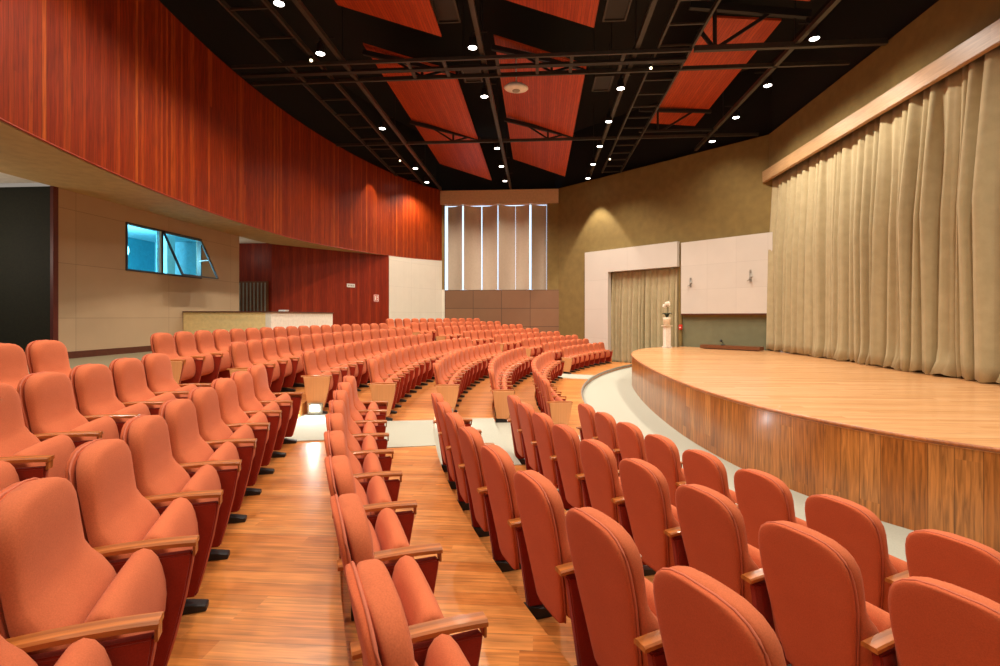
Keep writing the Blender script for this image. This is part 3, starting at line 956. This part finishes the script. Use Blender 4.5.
# lighting tracks
TR = [(-4.62, 2.0, 24.0, 'black lighting track beside the cable ladder near the red wall'), (-1.28, 2.0, 24.15, 'black lighting track between the two middle ceiling panels'),
      (2.22, 2.0, 22.4, 'black lighting track between dome device and stage side ladder'), (5.70, 2.0, 19.0, 'black lighting track closest to the stage curtain')]
for x, y0, y1, lb in TR:
    t = thing('lighting_track', lb, 'lighting track', (x, 0, GZ), 0, 'lighting tracks')
    mb = MB(); mb.box(-.05, .05, y0, y1, -.04, .06); obj('rail', mb, M['steel'], t)
    y = y0 + 1.0
    while y < y1 - .3:
        mb = MB(); mb.box(-.012, .012, y - .012, y + .012, .06, 2.5); obj('hanger_rod', mb, M['steel_black'], t)
        y += 4.4


# roof trusses
def truss(label, y, x0, x1, bays, z_hi, z_lo):
    t = thing('roof_truss', label, 'truss', (0, y, GZ), 0, 'black roof trusses')
    mb = MB(); mb.box(x0, x1, -.035, .035, -.04, .05); obj('bottom_chord', mb, M['steel'], t)
    for (a, b) in bays:
        mb = MB()
        mb.beam((a, 0, z_hi), (b, 0, z_lo), 0.10, 0.12)
        obj('top_chord', mb, M['steel_black'], t)
        m1 = a + (b - a) * 0.62
        zt = z_hi + (z_lo - z_hi) * 0.62
        mb = MB(); mb.beam((m1, 0, 0.02), (m1, 0, zt), 0.06, 0.06); obj('post', mb, M['steel_black'], t)
        for (q, w_) in ((0.30, m1), (0.86, m1)):
            xx = a + (b - a) * q
            mb = MB(); mb.beam((xx, 0, z_hi + (z_lo - z_hi) * q), (w_, 0, 0.03), 0.05, 0.05); obj('diagonal', mb, M['steel_black'], t)
    return t


truss('black roof truss crossing below the far red ceiling panels', 17.53, -7.2, 7.3, [(-4.45, -2.0), (-1.15, 1.25)], 0.74, 0.08)
truss('black roof truss crossing beside the catwalk', 12.75, -7.3, 7.4, [(-4.45, -2.0), (-1.15, 1.25)], 0.70, 0.08)
t = thing('roof_truss', 'black roof truss below the red ceiling panel towards the stage', 'truss', (0, 11.75, GZ), 0, 'black roof trusses')
mb = MB(); mb.box(3.5, 7.6, -.05, .05, -.10, .02); obj('bottom_chord', mb, M['steel'], t)
mb = MB(); mb.beam((3.4, 0, 0.95), (6.0, 0, 0.62), 0.12, 0.16); obj('top_chord', mb, M['steel_black'], t)
for (a, b) in (((3.95, 0.0), (3.95, 0.82)), ((4.05, 0.0), (5.15, 0.70)), ((3.6, 0.4), (3.9, 0.0)), ((5.95, 0), (5.95, .6))):
    mb = MB(); mb.beam((a[0], 0, a[1]), (b[0], 0, b[1]), 0.07, 0.07); obj('diagonal', mb, M['steel_black'], t)
t = thing('roof_truss', 'black roof truss at the far end of the stage side ceiling panel', 'truss', (0, 17.0, GZ), 0, 'black roof trusses')
mb = MB(); mb.beam((3.3, 0, 0.72), (5.6, 0, 0.60), 0.10, 0.10); obj('top_chord', mb, M['steel_black'], t)
mb = MB(); mb.box(3.3, 5.8, -.035, .035, -.02, .05); obj('bottom_chord', mb, M['steel_black'], t)
for (a, b) in (((3.9, 0.0), (3.9, 0.68)), ((4.0, 0.0), (5.0, 0.6))):
    mb = MB(); mb.beam((a[0], 0, a[1]), (b[0], 0, b[1]), 0.06, 0.06); obj('diagonal', mb, M['steel_black'], t)

# downlights on the tracks
me_h = MB(); me_h.lathe([(0.075, 0.22), (0.085, 0.20), (0.10, 0.04), (0.115, 0.0), (0.10, 0.0), (0.09, 0.03)], n=16)
me_h = me_h.mesh('lamp_housing', M['steel_black'])
me_l = MB(); me_l.lathe([(0.088, 0.012), (0.094, 0.004), (0.07, -0.008), (0.03, -0.014)], n=16)
me_l = me_l.mesh('lamp_lens', M['lens'])
me_y = MB(); me_y.box(-.02, .02, -.015, .015, 0.2, 0.36); me_y.box(-.02, 0.32, -.015, .015, 0.33, 0.36)
me_y = me_y.mesh('lamp_bracket', M['steel_black'])
ORD = ['first', 'second', 'third', 'fourth', 'fifth', 'sixth', 'seventh', 'eighth', 'ninth', 'tenth', 'eleventh', 'twelfth', 'thirteenth', 'fourteenth', 'fifteenth', 'sixteenth', 'seventeenth', 'eighteenth', 'nineteenth', 'twentieth']
LTR = [(-4.86, [9.26, 11.09, 15.65, 19.96, 22.07], 'on the track near the red wood wall'),
       (-1.43, [11.09, 13.58, 17.80, 19.94, 22.10], 'on the track beside the dome device'),
       (2.13, [13.36, 15.60, 17.86, 19.94, 21.94], 'on the track along the stage side ladder'),
       (5.84, [11.27, 13.47, 15.56, 17.62], 'on the track by the stage curtain')]
for x, ys, where in LTR:
    for i, y in enumerate(ys):
        n = len(ys) - i
        t = thing('ceiling_spotlight', 'glowing ceiling spotlight, %s from the far end, %s' % (ORD[n - 1], where), 'spotlight', (x, y, GZ - 0.17), 0, 'spotlights on the ceiling tracks')
        link('lamp_housing', me_h, t); link('lamp_lens', me_l, t)
        o = link('lamp_bracket', me_y, t)
        if x > 0 and x < 5: o.scale = (0.8, 1, 1)
        if x > 5: o.scale = (-1, 1, 1)
        lamp('spot_light', 'SPOT', (x, y, GZ - 0.22), LAMP_W * (0.16 if (x > 5 and y > 17) else 1.7 if (2 < x < 3 and y > 21) else 1.15 if y > 13 else 1.0), WARM, 0.09, None, 71 if (2 < x < 3 and y > 21) else 160 if x > 5 else 135, 0.25 if (2 < x < 3 and y > 21) else 0.7)
# the same tracks go on above and behind the camera
for x in (-4.86, -1.43, 2.13, 5.84):
    for y in (6.9, 4.7, 2.5):
        lamp('spot_light', 'SPOT', (x, y, GZ - 0.22), LAMP_W * 0.72, WARM, 0.09, None, 135, 0.7)
for x in (-4.0, 0.5, 5.0):
    lamp('spot_light', 'SPOT', (x, -1.5, GZ - 0.22), LAMP_W * 0.8, WARM, 0.12, (x, 3, 0), 140, 0.8)
# extra spots without fixtures, added for the light scallops on the wood band
for y in (19.6, 22.3):
    p = lpt(y, -0.55)
    lamp('scallop_fill', 'SPOT', (p[0], p[1], 7.9), 160, (1.0, 0.72, 0.42), 0.04, (lpt(y, 0)[0], y, 4.9), 62, 0.35)

# small lights
for (x, y, z, lb, c) in ((2.675, 12.35, 7.953, 'small warm lamp where the catwalk meets the stage side ladder', 'led'), (-5.215, 11.40, 7.953, 'small warm lamp on the catwalk by the cable ladder', 'led'),
                         (-5.20, 18.94, 7.94, 'small warm lamp under the cable ladder near the red wall', 'led'), (2.68, 19.34, 7.94, 'small warm lamp under the far end of the stage side ladder', 'led')):
    t = thing('indicator_lamp', lb, 'lamp', (x, y, z), 0, 'small warm lamps on the grid')
    mb = MB(); mb.lathe([(0.035, 0.08), (0.04, 0.0), (0.03, 0.0)], n=10); obj('holder', mb, M['steel_black'], t)
    mb = MB(); mb.ball((0, 0, -0.02), 0.035); obj('bulb', mb, M['led'], t)
# white dome device below the middle panel
t = thing('dome_device', 'white domed device hanging below the middle red ceiling panel', 'ceiling device', (-0.55, 12.85, 7.78), radians(15))
mb = MB(); mb.lathe([(0.08, 0.12), (0.20, 0.10), (0.29, 0.03), (0.30, 0.0), (0.26, -0.04), (0.10, -0.06)], n=24); o = obj('dome', mb, M['white_metal'], t); o.scale = (1.05, 0.75, 1)
mb = MB(); mb.tube([(0.0, 0, 0.1), (0.0, 0, 0.955)], 0.02); obj('stem', mb, M['white_metal'], t)
mb = MB(); mb.lathe([(0.10, -0.058), (0.09, -0.075), (0.04, -0.08)]); obj('lens_ring', mb, M['sign_grey'], t)
# square ventilation frames between the panels
for (x, y, lb) in ((-1.9, 10.4, 'dark square vent frame beside the middle track, before the catwalk'), (1.62, 10.6, 'dark square vent frame by the stage side track, before the catwalk'),
                   (-1.72, 13.2, 'dark square vent frame beside the middle track, beyond the catwalk'), (1.75, 14.0, 'dark square vent frame by the stage side track, beyond the catwalk')):
    t = thing('vent_frame', lb, 'vent', (x, y, GZ + 0.25), 0, 'square vent frames between the ceiling panels')
    mb = MB()
    for a in ((-.25, -.21, -.45, .45), (.21, .25, -.45, .45), (-.21, .21, -.45, -.41), (-.21, .21, .41, .45)):
        mb.box(*a, 0, .06)
    obj('frame', mb, M['steel'], t)
    mb = MB()
    for q in (-.23, .23):
        mb.box(q - .01, q + .01, -.01, .01, .06, 2.27)
    obj('hanger_rod', mb, M['steel_black'], t)
    mb = MB(); mb.box(-.21, .21, -.41, .41, .03, .05); obj('grille', mb, M['steel_black'], t)

# ------------------------------------------------------------------ theatre seat
def sring(hw, yf, yr, z, n=20, e=2.6, bulge=0.0):
    """rounded section: half width hw, front y, rear y"""
    cy_, hd = (yf + yr) / 2, (yf - yr) / 2
    out = []
    for k in range(n):
        a = 2 * pi * k / n
        c, s = cos(a), sin(a)
        x = hw * math.copysign(abs(c) ** (2 / e), c)
        y = cy_ + hd * math.copysign(abs(s) ** (2 / e), s)
        out.append((x, y, z))
    return out


SECT = [(0.245, 0.200, -0.020, -0.085), (0.262, 0.224, 0.000, -0.092), (0.33, 0.238, 0.020, -0.103), (0.41, 0.241, 0.016, -0.119), (0.46, 0.241, 0.010, -0.129),
        (0.505, 0.240, -0.010, -0.137), (0.545, 0.236, -0.038, -0.145), (0.580, 0.226, -0.070, -0.152), (0.615, 0.219, -0.090, -0.159), (0.69, 0.218, -0.100, -0.173),
        (0.745, 0.216, -0.105, -0.184), (0.785, 0.207, -0.108, -0.191), (0.815, 0.191, -0.114, -0.197), (0.840, 0.163, -0.120, -0.201), (0.858, 0.122, -0.128, -0.203), (0.868, 0.065, -0.140, -0.200)]
mb = MB(); mb.rings([sring(hw, yf, yr, z, 28, 3.8) for z, hw, yf, yr in SECT]); ME_CUSH = mb.mesh('backrest', M['coral'])
SH = [(0.195, 0.120, -0.080), (0.21, 0.145, -0.082), (0.28, 0.164, -0.092), (0.40, 0.186, -0.113), (0.52, 0.203, -0.136), (0.62, 0.214, -0.155), (0.70, 0.216, -0.171), (0.745, 0.213, -0.180), (0.785, 0.204, -0.188), (0.815, 0.188, -0.194), (0.840, 0.160, -0.198), (0.858, 0.119, -0.201), (0.867, 0.062, -0.203)]
mb = MB(); mb.rings([sring(hw, y + 0.004, y - 0.028, z, 24, 3.6) for z, hw, y in SH]); ME_SHELL = mb.mesh('back_panel', M['coral_back'])
pth = [(hw + 0.001, y - 0.004, z) for z, hw, y in SH[1:]] + [(-hw - 0.001, y - 0.004, z) for z, hw, y in SH[:0:-1]]
mb = MB(); mb.tube(pth, 0.005, 5); ME_PIPE = mb.mesh('piping', M['piping'])
# tipped-up seat: lens-shaped side profile swept across the width
prof = [(-0.015, 0.290), (-0.010, 0.35), (0.0, 0.42), (0.010, 0.48), (0.022, 0.523), (0.042, 0.549), (0.066, 0.558), (0.091, 0.547), (0.111, 0.52), (0.125, 0.48), (0.135, 0.43), (0.139, 0.375), (0.135, 0.325), (0.120, 0.285), (0.085, 0.264), (0.04, 0.264), (0.0, 0.274)]
pcx = sum(p[0] for p in prof) / len(prof); pcz = sum(p[1] for p in prof) / len(prof)
mb = MB()
rs = []
for x, q in ((-0.226, 0.80), (-0.223, 0.90), (-0.214, 0.965), (-0.195, 1.0), (-0.1, 1.02), (0.0, 1.025), (0.1, 1.02), (0.195, 1.0), (0.214, 0.965), (0.223, 0.90), (0.226, 0.80)):
    rs.append([(x, pcx + (p[0] - pcx) * q, pcz + (p[1] - pcz) * q) for p in prof])
mb.rings(rs[::-1]); ME_SEAT = mb.mesh('seat', M['coral'])
# armrest: arched wood cap with a front lip
mb = MB()
rs = []
for i in range(9):
    q = i / 8
    y = -0.19 + 0.415 * q
    zt = 0.536 + 0.020 * sin(pi * (0.15 + 0.62 * q)) - 0.004
    tk = 0.020
    rs.append([(-0.031, y, zt - tk), (0.031, y, zt - tk), (0.031, y, zt - 0.006), (0.024, y, zt), (-0.024, y, zt), (-0.031, y, zt - 0.006)])
mb.rings(rs, smooth=False)
mb.hexa([(-0.024, 0.214), (0.024, 0.214), (0.024, 0.222), (-0.024, 0.222)], 0.488, 0.522)
ME_ARM = mb.mesh('armrest', M['arm_wood'])


def side_profile(x0, x1, top, inset=0.0):
    mb = MB()
    P = [(-0.150, top), (-0.120, 0.30), (-0.085, 0.07), (0.118, 0.07), (0.154, 0.20), (0.187, 0.34), (0.208, 0.46), (0.211, top)]
    n = len(mb.v); k = len(P)
    mb.v += [(x0, y, z) for y, z in P] + [(x1, y, z) for y, z in P]
    mb.face([n + i for i in range(k)]); mb.face([n + k + i for i in reversed(range(k))])
    for i in range(k):
        j = (i + 1) % k
        mb.face([n + j, n + i, n + k + i, n + k + j])
    return mb


ME_SIDE = side_profile(-0.020, 0.020, 0.498).mesh('side_panel', M['red_panel'], 0.006, 2)
ME_END = side_profile(-0.014, 0.014, 0.530).mesh('end_panel', M['end_wood'], 0.003, 1)
pe = [(0, -0.146, 0.50), (0, 0.209, 0.49), (0, 0.206, 0.46), (0, 0.185, 0.34), (0, 0.152, 0.20), (0, 0.117, 0.08)]
mb = MB(); mb.tube([(x, y + 0.001, z) for x, y, z in pe[1:]], 0.007, 5); ME_TRIM = mb.mesh('front_trim', M['piping'])
mb = MB()
mb.hexa([(-0.03, -0.10), (0.03, -0.10), (0.03, 0.165), (-0.03, 0.165)], 0.0, [0.08, 0.08, 0.03, 0.03])
ME_FOOT = mb.mesh('foot', M['black'], 0.005, 1)
mb = MB(); mb.box(-0.235, 0.235, -0.03, 0.02, 0.250, 0.283); ME_BAR = mb.mesh('seat_bar', M['black'])


def seat(row, th, label, group, end_lo=False, end_hi=False, side_hi=False, dr=0.0):
    a = YAW - th                       # direction the seat faces
    x, y = arc(RAD[row] - 0.20 + dr, th)
    t = thing('theatre_seat', label, 'seat', (x, y, FLOOR[row]), a - pi / 2, group)
    link('backrest', ME_CUSH, t)
    s = link('back_panel', ME_SHELL, t)
    link('piping', ME_PIPE, s)
    link('seat_cushion', ME_SEAT, t)
    link('seat_bar', ME_BAR, t)
    sides = [PITCH / 2] + ([-PITCH / 2] if side_hi else [])
    for sx in sides:
        link('armrest', ME_ARM, t, (sx, 0, 0))
        p = link('side_panel', ME_SIDE, t, (sx, 0, 0))
        link('front_trim', ME_TRIM, p)
        link('foot', ME_FOOT, t, (sx, 0, 0))
    if end_lo: link('end_panel', ME_END, t, (PITCH / 2 + 0.040, 0, 0))
    if end_hi: link('end_panel', ME_END, t, (-PITCH / 2 - 0.040, 0, 0))
    return t


def rowname(r):
    return 'front row' if r == 'front' else r + ' row from stage'


for r, (st_, n) in NEAR.items():
    d = PITCH / RAD[r]
    for k in range(n):
        seat(r, st_ + k * d, 'coral theatre seat, %s from the lit cross aisle, %s, near block' % (ORD[n - 1 - k], rowname(r)),
             'theatre seats in the near block', dr=0.010 if r == 'fifth' else (-0.035 + 0.055 * min(1, max(0, (st_ + k * d + 0.42) / 0.12))) if r in ('front', 'second', 'third') else 0.0, end_hi=(k == n - 1), side_hi=(k == n - 1))
for r, (st_, n) in MID.items():
    d = PITCH / RAD[r]
    for k in range(n):
        seat(r, st_ + k * d, 'coral theatre seat, %s beyond the lit cross aisle, %s, middle block' % (ORD[k], rowname(r)),
             'theatre seats in the middle block', end_lo=(k == 0), end_hi=(k == n - 1), side_hi=(k == n - 1))
for r, st_ in FAR_ST.items():
    d = PITCH / RAD[r]
    n = FAR_N[r]
    for k in range(n):
        seat(r, st_ + k * d, 'coral theatre seat, %s beyond the second aisle, %s, far block' % (ORD[k], rowname(r)),
             'theatre seats in the far block', end_lo=(k == 0), side_hi=(k == n - 1))


# step lights at the foot of the end panels along the lit aisle
def step_light(r, label, power):
    th = MID[r][0] - (PITCH / 2 + 0.085) / (RAD[r] - .2)
    x, y = arc(RAD[r] - 0.22, th)
    a = YAW - th - pi / 2
    t = thing('step_light', label, 'step light', (x, y, FLOOR[r] + 0.0), a, 'step lights of the cross aisle')
    # local +x looks down the aisle towards the camera
    mb = MB(); mb.box(-0.012, 0.03, -0.10, 0.10, 0.02, 0.17); obj('housing', mb, M['grey_metal'], t, 0.006)
    mb = MB(); mb.box(0.0305, 0.036, -0.06, 0.06, 0.06, 0.14); obj('lens', mb, M['steplens'], t)
    ox, oy = cos(a) * 0.12, sin(a) * 0.12
    lamp('step_light_beam', 'SPOT', (x + ox, y + oy, FLOOR[r] + 0.14), power, (0.9, 1.0, 0.95), 0.04, (x + ox * 9, y + oy * 9, FLOOR[r] - 0.1), 150, 0.6)


step_light('fifth', 'bright step light at the foot of the fifth row end panel', 40)
step_light('front', 'step light at the foot of the front row end panel', 14)
step_light('third', 'step light at the foot of the third row end panel', 16)
